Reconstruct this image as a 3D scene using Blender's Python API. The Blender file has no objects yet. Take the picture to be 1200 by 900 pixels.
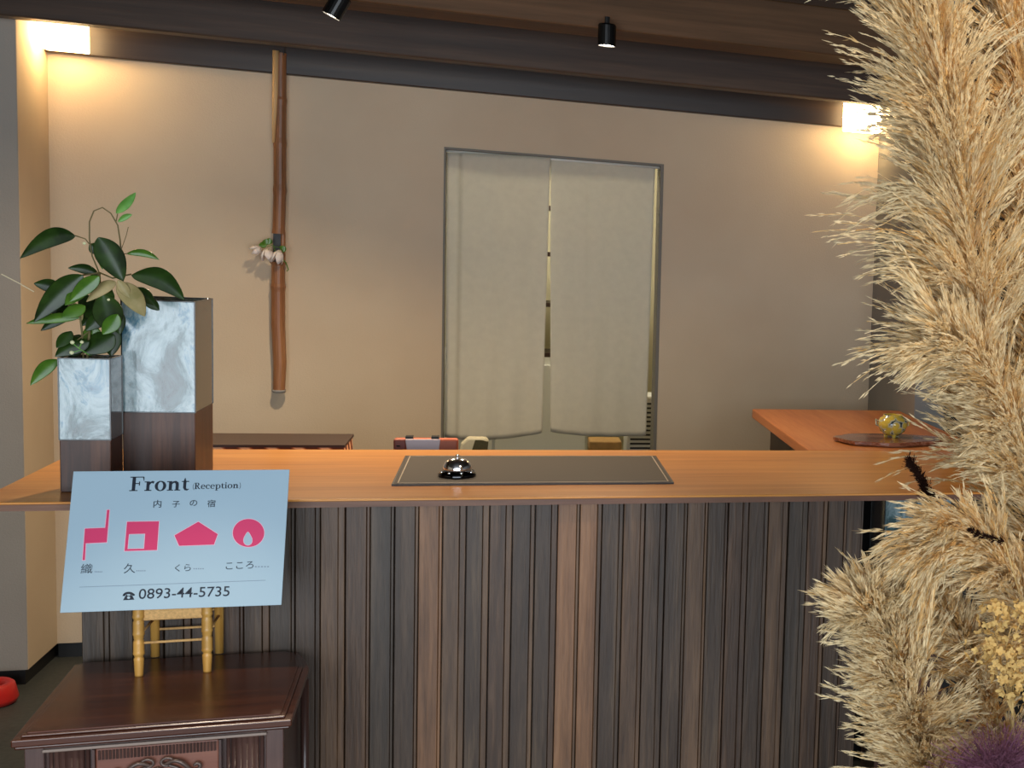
import bpy, math, random
import numpy as np
from mathutils import Vector, Matrix
random.seed(7); rng = np.random.default_rng(7)
PI = math.pi
scene = bpy.context.scene
COL = scene.collection

# ------------------------------------------------------------------ camera solution
F_, CX, CY = 1592.34, 1250.0, 474.19
YAW, PITCH, ROLL = -0.3926171, -0.0987415, -0.0569339
ZC = 1.6
def _rot(a, b, c):
    ca, sa, cb, sb, cc, sc = math.cos(a), math.sin(a), math.cos(b), math.sin(b), math.cos(c), math.sin(c)
    Rz = Matrix(((ca, -sa, 0), (sa, ca, 0), (0, 0, 1)))
    Rx = Matrix(((1, 0, 0), (0, cb, -sb), (0, sb, cb)))
    Ry = Matrix(((cc, 0, sc), (0, 1, 0), (-sc, 0, cc)))
    return Rz @ Rx @ Ry
R = _rot(YAW, PITCH, ROLL)
EYE = Vector((0, 0, ZC))
def ray(px, py): return R @ Vector((px - CX, F_, -(py - CY)))
def at(px, py, y=None, z=None, x=None):
    d = ray(px, py)
    if y is not None: t = y / d.y
    elif z is not None: t = (z - ZC) / d.z
    else: t = x / d.x
    return EYE + d * t
def on_plane(px, py, o, n):
    d = ray(px, py); return EYE + d * ((o - EYE).dot(n) / d.dot(n))

cam = bpy.data.cameras.new('camera'); co = bpy.data.objects.new('camera', cam); COL.objects.link(co)
M = Matrix.Identity(4)
for i in range(3):
    M[i][0] = R[i][0]; M[i][1] = R[i][2]; M[i][2] = -R[i][1]
M.translation = EYE
co.matrix_world = M
cam.sensor_width = 36; cam.lens = F_ * 36 / 1200
cam.shift_x = (600 - CX) / 1200; cam.shift_y = (CY - 450) / 1200
cam.clip_start = .05; cam.clip_end = 60
scene.camera = co

# ------------------------------------------------------------------ materials
def srgb(h):
    h = h.lstrip('#'); v = [int(h[i:i+2], 16) / 255 for i in (0, 2, 4)]
    return tuple((c / 12.92 if c <= .04045 else ((c + .055) / 1.055) ** 2.4) for c in v) + (1,)
class NT:
    def __init__(s, name):
        s.m = bpy.data.materials.new(name); s.m.use_nodes = True
        s.t = s.m.node_tree; s.b = s.t.nodes['Principled BSDF']; s.out = s.t.nodes['Material Output']
    def n(s, typ, **k):
        nd = s.t.nodes.new(typ)
        for a, v in k.items():
            if a.startswith('i_'):
                key = a[2:].replace('_', ' ')
                nd.inputs[key].default_value = v
            else: setattr(nd, a, v)
        return nd
    def l(s, a, b): s.t.links.new(a, b)
    def p(s, **k):
        for a, v in k.items(): s.b.inputs[a.replace('_', ' ')].default_value = v
    def coords(s, scale=(1, 1, 1), obj=True):
        tc = s.n('ShaderNodeTexCoord'); mp = s.n('ShaderNodeMapping')
        mp.inputs['Scale'].default_value = scale
        s.l(tc.outputs['Object'], mp.inputs['Vector']); return mp.outputs['Vector']
    def noise(s, vec, scale, detail=4, rough=.55, dist=0):
        nd = s.n('ShaderNodeTexNoise'); nd.inputs['Scale'].default_value = scale
        nd.inputs['Detail'].default_value = detail; nd.inputs['Roughness'].default_value = rough
        nd.inputs['Distortion'].default_value = dist
        s.l(vec, nd.inputs['Vector']); return nd.outputs['Fac']
    def ramp(s, fac, stops):
        r = s.n('ShaderNodeValToRGB'); e = r.color_ramp.elements
        while len(e) > 1: e.remove(e[-1])
        e[0].position, e[0].color = stops[0]
        for p, c in stops[1:]:
            x = e.new(p); x.color = c
        s.l(fac, r.inputs['Fac']); return r.outputs['Color']
    def bump(s, h, strength=.2, dist=.01):
        b = s.n('ShaderNodeBump'); b.inputs['Strength'].default_value = strength; b.inputs['Distance'].default_value = dist
        s.l(h, b.inputs['Height']); s.l(b.outputs['Normal'], s.b.inputs['Normal'])

def wood(name, dark, mid, light, axis='x', grain=22, rough=.4, bump=.15, coat=0, spec=.5):
    m = NT(name)
    sc = {'x': (.06, 1, 1), 'y': (1, .06, 1), 'z': (1, 1, .06)}[axis]
    v = m.coords(sc)
    a = m.noise(v, grain, 5, .6, .6); b = m.noise(v, grain * 6, 3, .6)
    mx = m.n('ShaderNodeMath', operation='MULTIPLY_ADD'); m.l(b, mx.inputs[0]); mx.inputs[1].default_value = .35
    mx2 = m.n('ShaderNodeMath', operation='MULTIPLY'); m.l(a, mx2.inputs[0]); mx2.inputs[1].default_value = .65
    m.l(mx2.outputs[0], mx.inputs[2])
    c = m.ramp(mx.outputs[0], [(.3, srgb(dark)), (.5, srgb(mid)), (.68, srgb(light))])
    m.l(c, m.b.inputs['Base Color']); m.p(Roughness=rough, Coat_Weight=coat, Specular_IOR_Level=spec)
    m.b.inputs['Coat Roughness'].default_value = .15
    m.bump(mx.outputs[0], bump, .004); return m.m
def plain(name, col, rough=.5, metal=0, noise=0, coat=0, sub=0, scale=40):
    m = NT(name); c = srgb(col)
    if noise:
        v = m.coords(); f = m.noise(v, scale, 4)
        d = tuple(max(0, x * (1 - noise)) for x in c[:3]) + (1,); l = tuple(min(1, x * (1 + noise)) for x in c[:3]) + (1,)
        m.l(m.ramp(f, [(.3, d), (.7, l)]), m.b.inputs['Base Color']); m.bump(f, .1, .003)
    else: m.p(Base_Color=c)
    m.p(Roughness=rough, Metallic=metal, Coat_Weight=coat); return m.m
def plaster(name, c1, c2, bump=.25):
    m = NT(name); v = m.coords(); f = m.noise(v, 2.2, 3); g = m.noise(v, 160, 3, .7)
    m.l(m.ramp(f, [(.3, srgb(c1)), (.7, srgb(c2))]), m.b.inputs['Base Color'])
    m.p(Roughness=.85, Specular_IOR_Level=.25); m.bump(g, bump, .004); return m.m
def emit(name, col, strength):
    m = NT(name); m.p(Base_Color=srgb(col), Emission_Color=srgb(col), Emission_Strength=strength, Roughness=.4); return m.m
def sheer(name, col, rough=.9, trans=.4, noise=.1):
    """cloth / dried plant: diffuse mixed with translucent"""
    m = NT(name); t = m.t
    c = srgb(col); v = m.coords(); f = m.noise(v, 35, 4)
    d = tuple(x * (1 - noise) for x in c[:3]) + (1,); l = tuple(min(1, x * (1 + noise)) for x in c[:3]) + (1,)
    cr = m.ramp(f, [(.3, d), (.7, l)])
    df = m.n('ShaderNodeBsdfDiffuse'); tr = m.n('ShaderNodeBsdfTranslucent'); mx = m.n('ShaderNodeMixShader')
    mx.inputs[0].default_value = trans
    m.l(cr, df.inputs['Color']); m.l(cr, tr.inputs['Color'])
    m.l(df.outputs[0], mx.inputs[1]); m.l(tr.outputs[0], mx.inputs[2]); m.l(mx.outputs[0], m.out.inputs['Surface'])
    return m.m
def leafmat(name, dark, light, rough=.28):
    m = NT(name); v = m.coords(); f = m.noise(v, 25, 3)
    m.l(m.ramp(f, [(.35, srgb(dark)), (.7, srgb(light))]), m.b.inputs['Base Color'])
    m.p(Roughness=rough, Specular_IOR_Level=.4, Coat_Weight=.0); return m.m

MAT = {}
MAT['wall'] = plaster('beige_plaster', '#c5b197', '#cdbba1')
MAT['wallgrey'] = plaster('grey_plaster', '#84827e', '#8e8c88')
MAT['wallcream'] = plaster('cream_paint', '#cfc8a8', '#d6cfb2', .05)
MAT['floor'] = plain('dark_stone_floor', '#3a3d3a', .6, noise=.25, scale=60)
MAT['black'] = plain('black_paint', '#0e0e0e', .5)
MAT['ceiling'] = wood('dark_ceiling_boards', '#120d0a', '#1e1611', '#2a2019', 'x', 8, .6)
MAT['beam'] = wood('dark_beam_wood', '#241912', '#3f2e22', '#5a4432', 'x', 6, .5, .4, 0, .3)
MAT['beamred'] = wood('brown_beam_wood', '#3a2818', '#5a4028', '#735338', 'x', 6, .6, .4, 0, .25)
MAT['wallbeam'] = wood('black_brown_wall_beam', '#19120d', '#2c2019', '#40301f', 'x', 5, .35, .25, 0, .35)
MAT['counter'] = wood('orange_counter_wood', '#b06b26', '#cc8638', '#df9f50', 'x', 14, .33, .05, .1)
MAT['counter2'] = wood('orange_side_wood', '#a85d2c', '#c0733a', '#cd8449', 'y', 14, .4, .05, .05)
MAT['counterdark'] = wood('dark_leg_wood', '#2a1a12', '#3b2619', '#4a3122', 'z', 14, .5)
PL = [('#2c1f16', '#433326', '#64503c'), ('#2f2016', '#483425', '#694f3b'), ('#2b2118', '#3c3025', '#594839'),
      ('#342418', '#59422f', '#775b42'), ('#4c321f', '#795539', '#966d4c'), ('#271c14', '#413124', '#5b4736')]
for i, c in enumerate(PL): MAT['plank%d' % i] = wood('weathered_plank_%s' % ('grey', 'brown', 'blue_grey', 'tan', 'pinkish', 'dark')[i], *c, 'z', 26, .5, .8)
MAT['chest'] = wood('mahogany_veneer', '#2f170e', '#4c2819', '#653a26', 'x', 12, .27, .05, .12)
MAT['chestv'] = wood('mahogany_frame', '#2b1a15', '#47302a', '#5e443c', 'z', 12, .35, .05, .2)
MAT['chestp'] = wood('light_mahogany_panel', '#5c3324', '#774736', '#8c5a46', 'x', 8, .4, .05, .1)
MAT['bronze'] = plain('carved_dark_wood', '#5a4b45', .35, .25, noise=.2)
MAT['stand'] = wood('walnut_block', '#241510', '#44291d', '#64402d', 'z', 24, .45, .1)
MAT['bamboo'] = wood('amber_bamboo_stool', '#a0702e', '#c6964a', '#dab36a', 'z', 20, .4, .05, .1)
MAT['rush'] = plain('woven_rush', '#d0a468', .8, noise=.2, scale=200)
MAT['pole'] = wood('aged_bamboo', '#5c3a1f', '#855634', '#a2724a', 'z', 22, .45, .15)
MAT['polecut'] = wood('pale_split_bamboo', '#b98e58', '#cfa671', '#dcb986', 'z', 22, .6)
MAT['chrome'] = plain('polished_chrome', '#f4f4f6', .14, 1)
MAT['mat'] = plain('grey_brown_leather', '#40372f', .75, noise=.08, scale=300)
MAT['matedge'] = plain('dark_leather_edge', '#2a201b', .5)
MAT['stitch'] = plain('pale_stitching', '#b3a391', .7)
MAT['paper'] = plain('laminated_card_sky_tint', '#a6c0d0', .12, coat=.6)  # white card; the sky's blue reflection is put into the colour
MAT['ink'] = plain('navy_ink', '#16202f', .35)
MAT['inkgrey'] = plain('grey_ink', '#77879a', .35)
MAT['inkgreen'] = plain('dark_grey_ink', '#2f3a45', .35)
MAT['pink'] = plain('crimson_pink_print', '#d23c6c', .3)
MAT['pinkline'] = plain('pale_pink_outline', '#e6bfd2', .3)
MAT['leaf'] = leafmat('dark_green_leaf', '#16280d', '#2f4a18', .38)
MAT['leafm'] = leafmat('mid_green_leaf', '#3a621c', '#587f2a')
MAT['leafl'] = leafmat('fresh_green_leaf', '#4f8a35', '#78ad52', .4)
MAT['leafb'] = leafmat('pale_leaf_underside', '#8c8150', '#b5a172', .5)
MAT['stem'] = plain('brown_green_stem', '#6b6038', .6)
MAT['straw'] = plain('straw_tendril', '#d8c9a4', .7)
MAT['bud'] = plain('cream_bud', '#dfe0b0', .5)
MAT['petal'] = sheer('white_petal', '#f2eae4', trans=.3)
MAT['red'] = plain('red_plastic', '#b8231f', .35, noise=.05)
MAT['noren'] = sheer('undyed_linen', '#e4dfd0', trans=.42, noise=.03)
MAT['white'] = plain('white_enamel', '#d6d6ce', .4)
MAT['device_w'] = plain('pale_pink_plastic', '#e0ccd0', .4)
MAT['device_o'] = plain('orange_plastic', '#c4684a', .4)
MAT['device_r'] = plain('brown_red_plastic', '#8a4438', .4)
MAT['mesh'] = plain('olive_mesh_fabric', '#3e3b22', .8, noise=.3, scale=400)
MAT['chairframe'] = plain('cream_chair_frame', '#b9b49a', .5)
MAT['burl'] = wood('varnished_burl', '#2e150e', '#7c452c', '#c08c70', 'x', 30, .2, .1, .5)
MAT['potwood'] = plain('tan_timber', '#b08648', .6, noise=.15)
MAT['shadebox'] = emit('warm_frosted_acrylic', '#ffd99c', 18)
MAT['lens'] = emit('spotlight_lens', '#fff0d8', 25)
MAT['seed'] = sheer('black_brown_seed_hair', '#2a1a15', trans=.15)
MAT['hyd'] = sheer('dried_hydrangea_yellow', '#d6b473', trans=.35, noise=.2)
MAT['purple'] = sheer('smoky_purple_hair', '#7d5569', trans=.35)
MAT['pampas0'] = sheer('pale_cream_plume', '#ecdab2', trans=.45)
MAT['pampas1'] = sheer('straw_plume', '#e2c188', trans=.45)
MAT['pampas2'] = sheer('golden_plume', '#d39f5a', trans=.45)
MAT['pstem'] = plain('straw_cane', '#b89a62', .6, noise=.15)
MAT['vaseceramic'] = plain('charcoal_ceramic', '#3b3a38', .5, noise=.1)

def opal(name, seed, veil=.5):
    """glass with the reflected sky painted in as pale blue streaks"""
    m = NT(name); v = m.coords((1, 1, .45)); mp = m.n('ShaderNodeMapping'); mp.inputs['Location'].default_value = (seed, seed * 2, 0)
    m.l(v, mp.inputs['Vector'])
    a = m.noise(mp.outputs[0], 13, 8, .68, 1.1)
    c = m.ramp(a, [(.30, srgb('#263d3e')), (.41, srgb('#4d6d70')), (.47, srgb('#87a3a8')), (.55, srgb('#b3c9cd')), (.61, srgb('#6595aa')), (.68, srgb('#35617a')), (.8, srgb('#5d7f84'))])  # blue-white tones stand for the sky mirrored in the glass
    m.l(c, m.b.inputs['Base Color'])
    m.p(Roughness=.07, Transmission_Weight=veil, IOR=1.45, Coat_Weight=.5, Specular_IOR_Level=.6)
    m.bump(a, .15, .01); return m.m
MAT['opal'] = opal('sky_painted_glass', 1.3, .25)  # not opal glass; the sky's reflection is painted in
MAT['sky_paint2'] = opal('sky_painted_glass_b', 4.1, .3)
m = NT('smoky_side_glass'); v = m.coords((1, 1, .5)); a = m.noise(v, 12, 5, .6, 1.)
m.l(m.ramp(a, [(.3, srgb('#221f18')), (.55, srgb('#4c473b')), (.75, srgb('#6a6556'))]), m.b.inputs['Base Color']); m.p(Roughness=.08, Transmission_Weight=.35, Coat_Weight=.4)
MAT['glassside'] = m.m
m = NT('glazed_ceramic'); v = m.coords(); a = m.n('ShaderNodeTexVoronoi'); a.inputs['Scale'].default_value = 55; m.l(v, a.inputs['Vector'])
m.l(m.ramp(a.outputs['Distance'], [(.0, srgb('#e0c24a')), (.55, srgb('#cdb04a')), (.68, srgb('#c9c6a8')), (.85, srgb('#25353c'))]), m.b.inputs['Base Color']); m.p(Roughness=.12, Coat_Weight=.6)
MAT['glaze'] = m.m
m = NT('striped_weave'); v = m.coords(); w = m.n('ShaderNodeTexWave'); w.bands_direction = 'DIAGONAL'; w.inputs['Scale'].default_value = 9; m.l(v, w.inputs['Vector'])
m.l(m.ramp(w.outputs['Fac'], [(.35, srgb('#5c3325')), (.6, srgb('#a86a48')), (.85, srgb('#e6cfae'))]), m.b.inputs['Base Color']); m.p(Roughness=.8)
MAT['weave'] = m.m

# ------------------------------------------------------------------ mesh helpers
class MB:
    def __init__(s): s.v = []; s.f = []; s.mi = []
    def add(s, vs, fs, mi=0):
        b = len(s.v); s.v += [tuple(p) for p in vs]; s.f += [tuple(b + i for i in f) for f in fs]; s.mi += [mi] * len(fs); return s
    def box(s, x0, x1, y0, y1, z0, z1, mi=0, T=None):
        vs = [Vector(p) for p in ((x0,y0,z0),(x1,y0,z0),(x1,y1,z0),(x0,y1,z0),(x0,y0,z1),(x1,y0,z1),(x1,y1,z1),(x0,y1,z1))]
        if T is not None: vs = [T @ p for p in vs]
        return s.add(vs, [(3,2,1,0),(4,5,6,7),(0,1,5,4),(1,2,6,5),(2,3,7,6),(3,0,4,7)], mi)
    def tube(s, pts, rad, n=10, mi=0, cap=True, flat=1):
        pts = [Vector(p) for p in pts]; k = len(pts)
        rad = rad if hasattr(rad, '__len__') else [rad] * k
        up = None; rings = []
        for i, p in enumerate(pts):
            d = (pts[min(i+1, k-1)] - pts[max(i-1, 0)])
            if d.length < 1e-9: d = Vector((0, 0, 1))
            d.normalize()
            if up is None:
                up = Vector((0, 0, 1)) if abs(d.z) < .9 else Vector((0, 1, 0))
            a = d.cross(up).normalized(); up = a.cross(d).normalized()
            rings.append([p + (a * math.cos(2*PI*j/n) + up * math.sin(2*PI*j/n) * flat) * rad[i] for j in range(n)])
        vs = [q for r in rings for q in r]
        fs = [(i*n+j, i*n+(j+1)%n, (i+1)*n+(j+1)%n, (i+1)*n+j) for i in range(k-1) for j in range(n)]
        if cap: fs += [tuple(range(n-1, -1, -1)), tuple((k-1)*n+j for j in range(n))]
        return s.add(vs, fs, mi)
    def lathe(s, prof, c=(0, 0, 0), n=28, mi=0, cap=True):
        c = Vector(c); k = len(prof)
        vs = [c + Vector((r*math.cos(2*PI*j/n), r*math.sin(2*PI*j/n), z)) for r, z in prof for j in range(n)]
        fs = [(i*n+j, i*n+(j+1)%n, (i+1)*n+(j+1)%n, (i+1)*n+j) for i in range(k-1) for j in range(n)]
        if cap: fs += [tuple(range(n-1, -1, -1)), tuple((k-1)*n+j for j in range(n))]
        return s.add(vs, fs, mi)
    def prism(s, poly, z0, z1, mi=0, T=None):
        n = len(poly); vs = [Vector((x, y, z)) for z in (z0, z1) for x, y in poly]
        if T is not None: vs = [T @ p for p in vs]
        fs = [tuple(range(n-1, -1, -1)), tuple(range(n, 2*n))] + [(i, (i+1)%n, n+(i+1)%n, n+i) for i in range(n)]
        return s.add(vs, fs, mi)
    def build(s, name, mats, parent=None, smooth=False, bevel=0, seg=2, loc=None):
        me = bpy.data.meshes.new(name); me.from_pydata([tuple(v) for v in s.v], [], s.f)
        if not isinstance(mats, (list, tuple)): mats = [mats]
        for m in mats: me.materials.append(m)
        if len(mats) > 1: me.polygons.foreach_set('material_index', s.mi)
        if smooth: me.polygons.foreach_set('use_smooth', [True] * len(me.polygons))
        me.update()
        o = bpy.data.objects.new(name, me); COL.objects.link(o)
        if parent: o.parent = parent
        if loc is not None: o.location = loc
        if bevel:
            b = o.modifiers.new('bevel', 'BEVEL'); b.width = bevel; b.segments = seg; b.limit_method = 'ANGLE'; b.angle_limit = .6
        return o
def thing(name, label, cat, loc=(0, 0, 0), rz=0, group=None):
    o = bpy.data.objects.new(name, None); COL.objects.link(o); o.empty_display_size = .05
    o.location = loc; o.rotation_euler = (0, 0, rz); tag(o, label, cat, group); return o
def tag(o, label, cat, group=None):
    o['label'] = label; o['category'] = cat
    if group: o['group'] = group
    return o
def struct(name, mb, m, **k):
    o = mb.build(name, m, **k); o['kind'] = 'structure'; return o

# ------------------------------------------------------------------ the room
W = 5.78                       # back wall plane
DL, DR, DT = -0.237, 0.572, 1.932
PX, PY = -1.487, 5.46          # corner of the left wall that steps forward
RX = 1.456                     # right end of the back wall
CZ = 2.75
struct('floor', MB().box(-4, 4, -1.6, 8.2, -.1, 0), MAT['floor'])
struct('ceiling', MB().box(-4, 4, -1.6, 8.2, CZ, CZ + .1), MAT['ceiling'])
b = MB(); b.box(PX, DL, W, W+.12, .055, CZ); b.box(DR, RX, W, W+.12, .055, CZ); b.box(DL, DR, W, W+.12, DT, CZ)
struct('wall_back', b, MAT['wall'])
struct('wall_left', MB().box(-4, PX, PY, W+.12, .055, CZ), MAT['wall'])
struct('wall_left_dim_skin', MB().box(-4, PX-.001, PY-.004, PY, .055, CZ), plaster('dim_light_plaster', '#928b82', '#9b948b'))  # skin on the same wall; dimmer, cooler light put into its grey
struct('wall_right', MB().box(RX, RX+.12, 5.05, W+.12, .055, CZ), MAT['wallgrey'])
b = MB(); b.box(PX, DL, W+.012, W+.1, 0, .055); b.box(DR, RX, W+.012, W+.1, 0, .055); struct('baseboard_back', b, MAT['black'])
struct('baseboard_left', MB().box(-4, PX-.012, PY+.012, W+.1, 0, .055), MAT['black'])
struct('baseboard_right', MB().box(RX+.012, RX+.1, 5.06, W+.1, 0, .055), MAT['black'])
struct('wall_side', MB().box(-4.1, -4, -1.6, 8.2, 0, CZ), MAT['wall'])
struct('wall_far', MB().box(RX+.12, 4, 7.2, 7.3, 0, CZ), MAT['black'])
struct('wall_east', MB().box(4, 4.1, -1.6, 8.2, 0, CZ), MAT['wallgrey'])
# street side wall with the wide entrance opening that lets the daylight in
b = MB(); b.box(-4, -2.6, -1.7, -1.6, 0, CZ); b.box(2.2, 4, -1.7, -1.6, 0, CZ); b.box(-2.6, 2.2, -1.7, -1.6, 2.45, CZ)
struct('wall_front', b, MAT['wall'])
# beams
struct('beam_1', MB().box(PX, RX, W-.035, W+.02, 2.145, 2.75), MAT['wallbeam'], bevel=.004)
struct('beam_2', MB().box(-4, 4, 5.31, 5.40, 2.204, 2.75), MAT['beam'], bevel=.006)
struct('beam_3', MB().box(-4, 4, 4.83, 5.05, 2.302, 2.465), MAT['beamred'], bevel=.006)
struct('beam_4', MB().box(-4, 4, 3.9, 4.2, 2.56, 2.75), MAT['beam'], bevel=.006)
# doorway jambs (thin grey edge strips)
b = MB(); b.box(DL, DL+.006, W-.004, W+.13, 0, DT); b.box(DR-.012, DR, W-.004, W+.13, 0, DT); b.box(DL+.006, DR-.012, W-.004, W+.13, DT-.008, DT)
struct('trim_1', b, plain('grey_jamb', '#6f6a60', .6))
# room behind the curtain
struct('wall_inner_back', MB().box(-1.4, 1.4, 7.9, 8.0, 0, 2.7), MAT['wallcream'])
struct('wall_inner_left', MB().box(-1.45, -1.4, W+.12, 8.0, 0, 2.7), MAT['wallcream'])
struct('wall_inner_right', MB().box(1.4, 1.45, W+.12, 8.0, 0, 2.7), MAT['wallcream'])

# ------------------------------------------------------------------ noren curtain (one doorway curtain, two hanging panels)
ty = W + .045
nr = thing('noren_curtain', 'off-white linen split curtain hanging in the doorway', 'curtain', (0, ty, 1.9))
def T(px, py): q = at(px, py, y=ty); return q.x, q.z
def panel(name, tl, tr, bl, br, sag, folds):
    nu, nv = 48, 50; mb = MB(); vs = []
    x0, z0 = T(*tl); x1, z1 = T(*tr); x2, z2 = T(*bl); x3, z3 = T(*br)
    for j in range(nv+1):
        t = j / nv
        for i in range(nu+1):
            u = i / nu
            xl = x0*(1-t) + x2*t; xr = x1*(1-t) + x3*t
            zt = z0*(1-u) + z1*u; zb = z2*(1-u) + z3*u - sag*math.sin(PI*u)**.7*1.0
            x = xl*(1-u) + xr*u; z = zt*(1-t) + zb*t
            y = .006*math.sin(u*9+t*1.2)*t + .004*math.sin(u*23+2*t) * t
            for c, wd, dp in folds: y += dp * (1/(1+math.exp(-(u-c)/wd)))
            vs.append((x, y, z - 1.9))
    fs = [(j*(nu+1)+i, j*(nu+1)+i+1, (j+1)*(nu+1)+i+1, (j+1)*(nu+1)+i) for j in range(nv) for i in range(nu)]
    mb.add(vs, fs); o = mb.build(name, MAT['noren'], nr, smooth=True)
    sm = o.modifiers.new('s', 'SOLIDIFY'); sm.thickness = .0015; return o
panel('panel', (524, 179), (645, 184), (521, 512), (635, 506), .018, [(.13, .006, -.02)])
panel('panel', (645, 184), (768, 192), (645, 506), (757, 510), .012, [(.35, .01, .006)])
b = MB(); b.tube([(DL+.006, 0, .02), (DR-.012, 0, .02)], .006, 10); b.build('rod', MAT['white'], nr, smooth=True)

# ------------------------------------------------------------------ things in the back room seen under and between the cloth
t = thing('storage_cabinet', 'white low cabinet behind the doorway curtain', 'cabinet', (.1, 7.25, 0))
MB().box(-.6, .28, .03, .5, 0, .06).build('plinth', MAT['black'], t)
MB().box(-.6, .28, 0, .5, .06, 1.02).build('body', MAT['white'], t, bevel=.004)
MB().box(-.59, -.165, -.018, 0, .08, .98).build('door', MAT['white'], t, bevel=.003)
MB().box(-.155, .27, -.018, 0, .08, .98).build('door', MAT['white'], t, bevel=.003)
t = thing('shelf_rack', 'dark narrow shelf rack glimpsed through the curtain slit', 'shelf', (.2, 7.25, 1.02))
for x_ in (-.25, .23): MB().box(x_, x_+.02, 0, .3, 0, .75).build('upright', MAT['counterdark'], t)
for z in (.0, .25, .5, .73): MB().box(-.23, .23, 0, .3, z, z+.02).build('shelf', MAT['counterdark'], t)
t = thing('heater', 'white louvred heater beside the right door jamb behind the curtain', 'heater', (.62, 6.6, 0))
MB().box(-.1, .22, 0, .2, 0, .9).build('body', MAT['white'], t, bevel=.01)
b = MB()
for k in range(22): b.box(-.085, .16, -.006, .001, .42+k*.021, .428+k*.021)
b.build('louvre', MAT['black'], t)
t = thing('wooden_stool', 'tan timber stool behind the curtain hem', 'stool', (.42, 6.55, 0))
MB().box(-.07, .07, -.06, .1, .66, .7).build('seat', MAT['potwood'], t, bevel=.006)
for sx in (-.055, .055):
    for sy in (-.045, .085): MB().box(sx-.012, sx+.012, sy-.012, sy+.012, 0, .66).build('leg', MAT['potwood'], t)
# unseen lamp added in the back room to brighten the curtain
t = thing('added_lamp', 'unseen round lamp added in the back room to brighten the curtain', 'lamp', (0, 6.9, 2.7))
MB().lathe([(.0, -.05), (.2, -.05), (.22, -.03), (.22, 0), (0, 0)], cap=False).build('added_lamp_diffuser', emit('added_lamp_glow', '#fff6e0', 48), t, smooth=True)

# ------------------------------------------------------------------ bamboo hanging vase on the wall
t = thing('bamboo_wall_vase', 'long thin brown bamboo pole vase hanging on the back wall', 'vase', (0, W-.035, 0))
pk = [(329, 62), (328.5, 90), (328.5, 117), (328, 168), (328, 223), (326.5, 274), (326.2, 307), (326, 336), (326, 380), (328, 425), (327, 458)]
rk = [6.2, 6.4, 6.6, 6.8, 6.8, 6.8, 7.2, 7.6, 7.6, 7.2, 6.5]
S = 5.75 / 1592 * .96
pts = [at(x, y, y=W-.035) - Vector((0, W-.035, 0)) for x, y in pk]
rad = [r * .0030 for r in rk]
def dens(p, r, nodes):
    P, Q = [], []
    for i in range(len(p)-1):
        for k in range(8):
            u = k/8; P.append(p[i].lerp(p[i+1], u)); Q.append(r[i]*(1-u)+r[i+1]*u)
    P.append(p[-1]); Q.append(r[-1])
    for z in nodes:
        j = min(range(len(P)), key=lambda k: abs(P[k].z - z)); Q[j] *= 1.1
    return P, Q
nz = [at(328, y, y=W-.035).z for y in (117, 168, 223, 336)]
P, Q = dens(pts[:6], rad[:6], nz); b = MB(); b.tube(P, Q, 16)
P, Q = dens(pts[6:], rad[6:], nz); b.tube(P, Q, 16)
# back half of the cut section
c0, c1 = pts[5], pts[6]
b.box(c0.x-.019, c0.x+.019, .010, .018, c1.z, c0.z); b.tube([(c0.x+.0145, 0, c1.z-.002), (c0.x+.0145, 0, c0.z+.002)], .0075, 10)
b.build('bamboo_culm', MAT['pole'], t, smooth=False)
MB().box(c0.x-.018, c0.x+.010, .004, .0105, c1.z, c0.z).build('hollow_shade_plate', MAT['black'], t)  # black plate set in the cut for the shade of the hollow
b = MB(); q0, q1, q2 = pts[0], pts[2], pts[3]
b.tube([q0+Vector((-.013, -.012, .005)), q1+Vector((-.014, -.014, 0)), q2+Vector((-.018, -.012, 0))], [.011, .010, .005], 8)
b.build('split_edge', MAT['polecut'], t, smooth=True)
b = MB(); q = at(335, 54, y=W-.03) - Vector((0, W-.035, 0)); b.tube([q+Vector((0, -.03, .01)), q+Vector((0, -.02, .0)), q+Vector((0, .0, 0))], .003, 8); b.tube([q+Vector((0, -.02, 0)), pts[0]+Vector((.01, -.015, -.01))], .0015, 6)
b.build('hook', MAT['black'], t)
MB().lathe([(0, 0), (.02, .002), (.024, .012)], tuple(pts[-1]+Vector((0, 0, -.008))), 16).build('end_cap', plain('dusty_end', '#8f8c88', .8), t, smooth=True)
# the small white flower
fl = thing('white_flower_sprig', 'white drooping flower sprig in the window of the bamboo pole', 'flower', (0, W-.075, 0))
def petalcup(c, d, r, L, name='blossom', n=5, mat='petal'):
    c, d = Vector(c), Vector(d).normalized(); a = d.cross(Vector((0, 1, .1))).normalized(); e = a.cross(d)
    mb = MB()
    for k in range(n):
        w = 2*PI*k/n; o = a*math.cos(w)+e*math.sin(w); s = d.cross(o)
        row = []
        for i, (u, rr, hw) in enumerate([(0, .15, .15), (.3, .75, .5), (.65, 1, .6), (1, .95, .1)]):
            ce = c + d*L*u + o*r*rr; row.append((ce - s*r*hw, ce + s*r*hw))
        vs = [p for q in row for p in q]; mb.add(vs, [(2*i, 2*i+1, 2*i+3, 2*i+2) for i in range(3)])
    o = mb.build(name, MAT[mat], fl, smooth=True); m_ = o.modifiers.new('s', 'SOLIDIFY'); m_.thickness = .0008
def FP(x, y, dy=0): return at(x, y, y=W-.075+dy) - Vector((0, W-.075, 0))
petalcup(FP(313, 291), (.05, -.2, -1), .022, .045); petalcup(FP(306, 290), (-.8, -.2, -.5), .018, .036); petalcup(FP(328, 293), (-.25, -.2, -1), .02, .05)
b = MB()
b.tube([FP(324, 300, .03), FP(320, 287), FP(313, 289)], .0015, 6); b.tube([FP(324, 300, .03), FP(321, 289), FP(329, 290), FP(328, 294)], .0015, 6)
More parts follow.
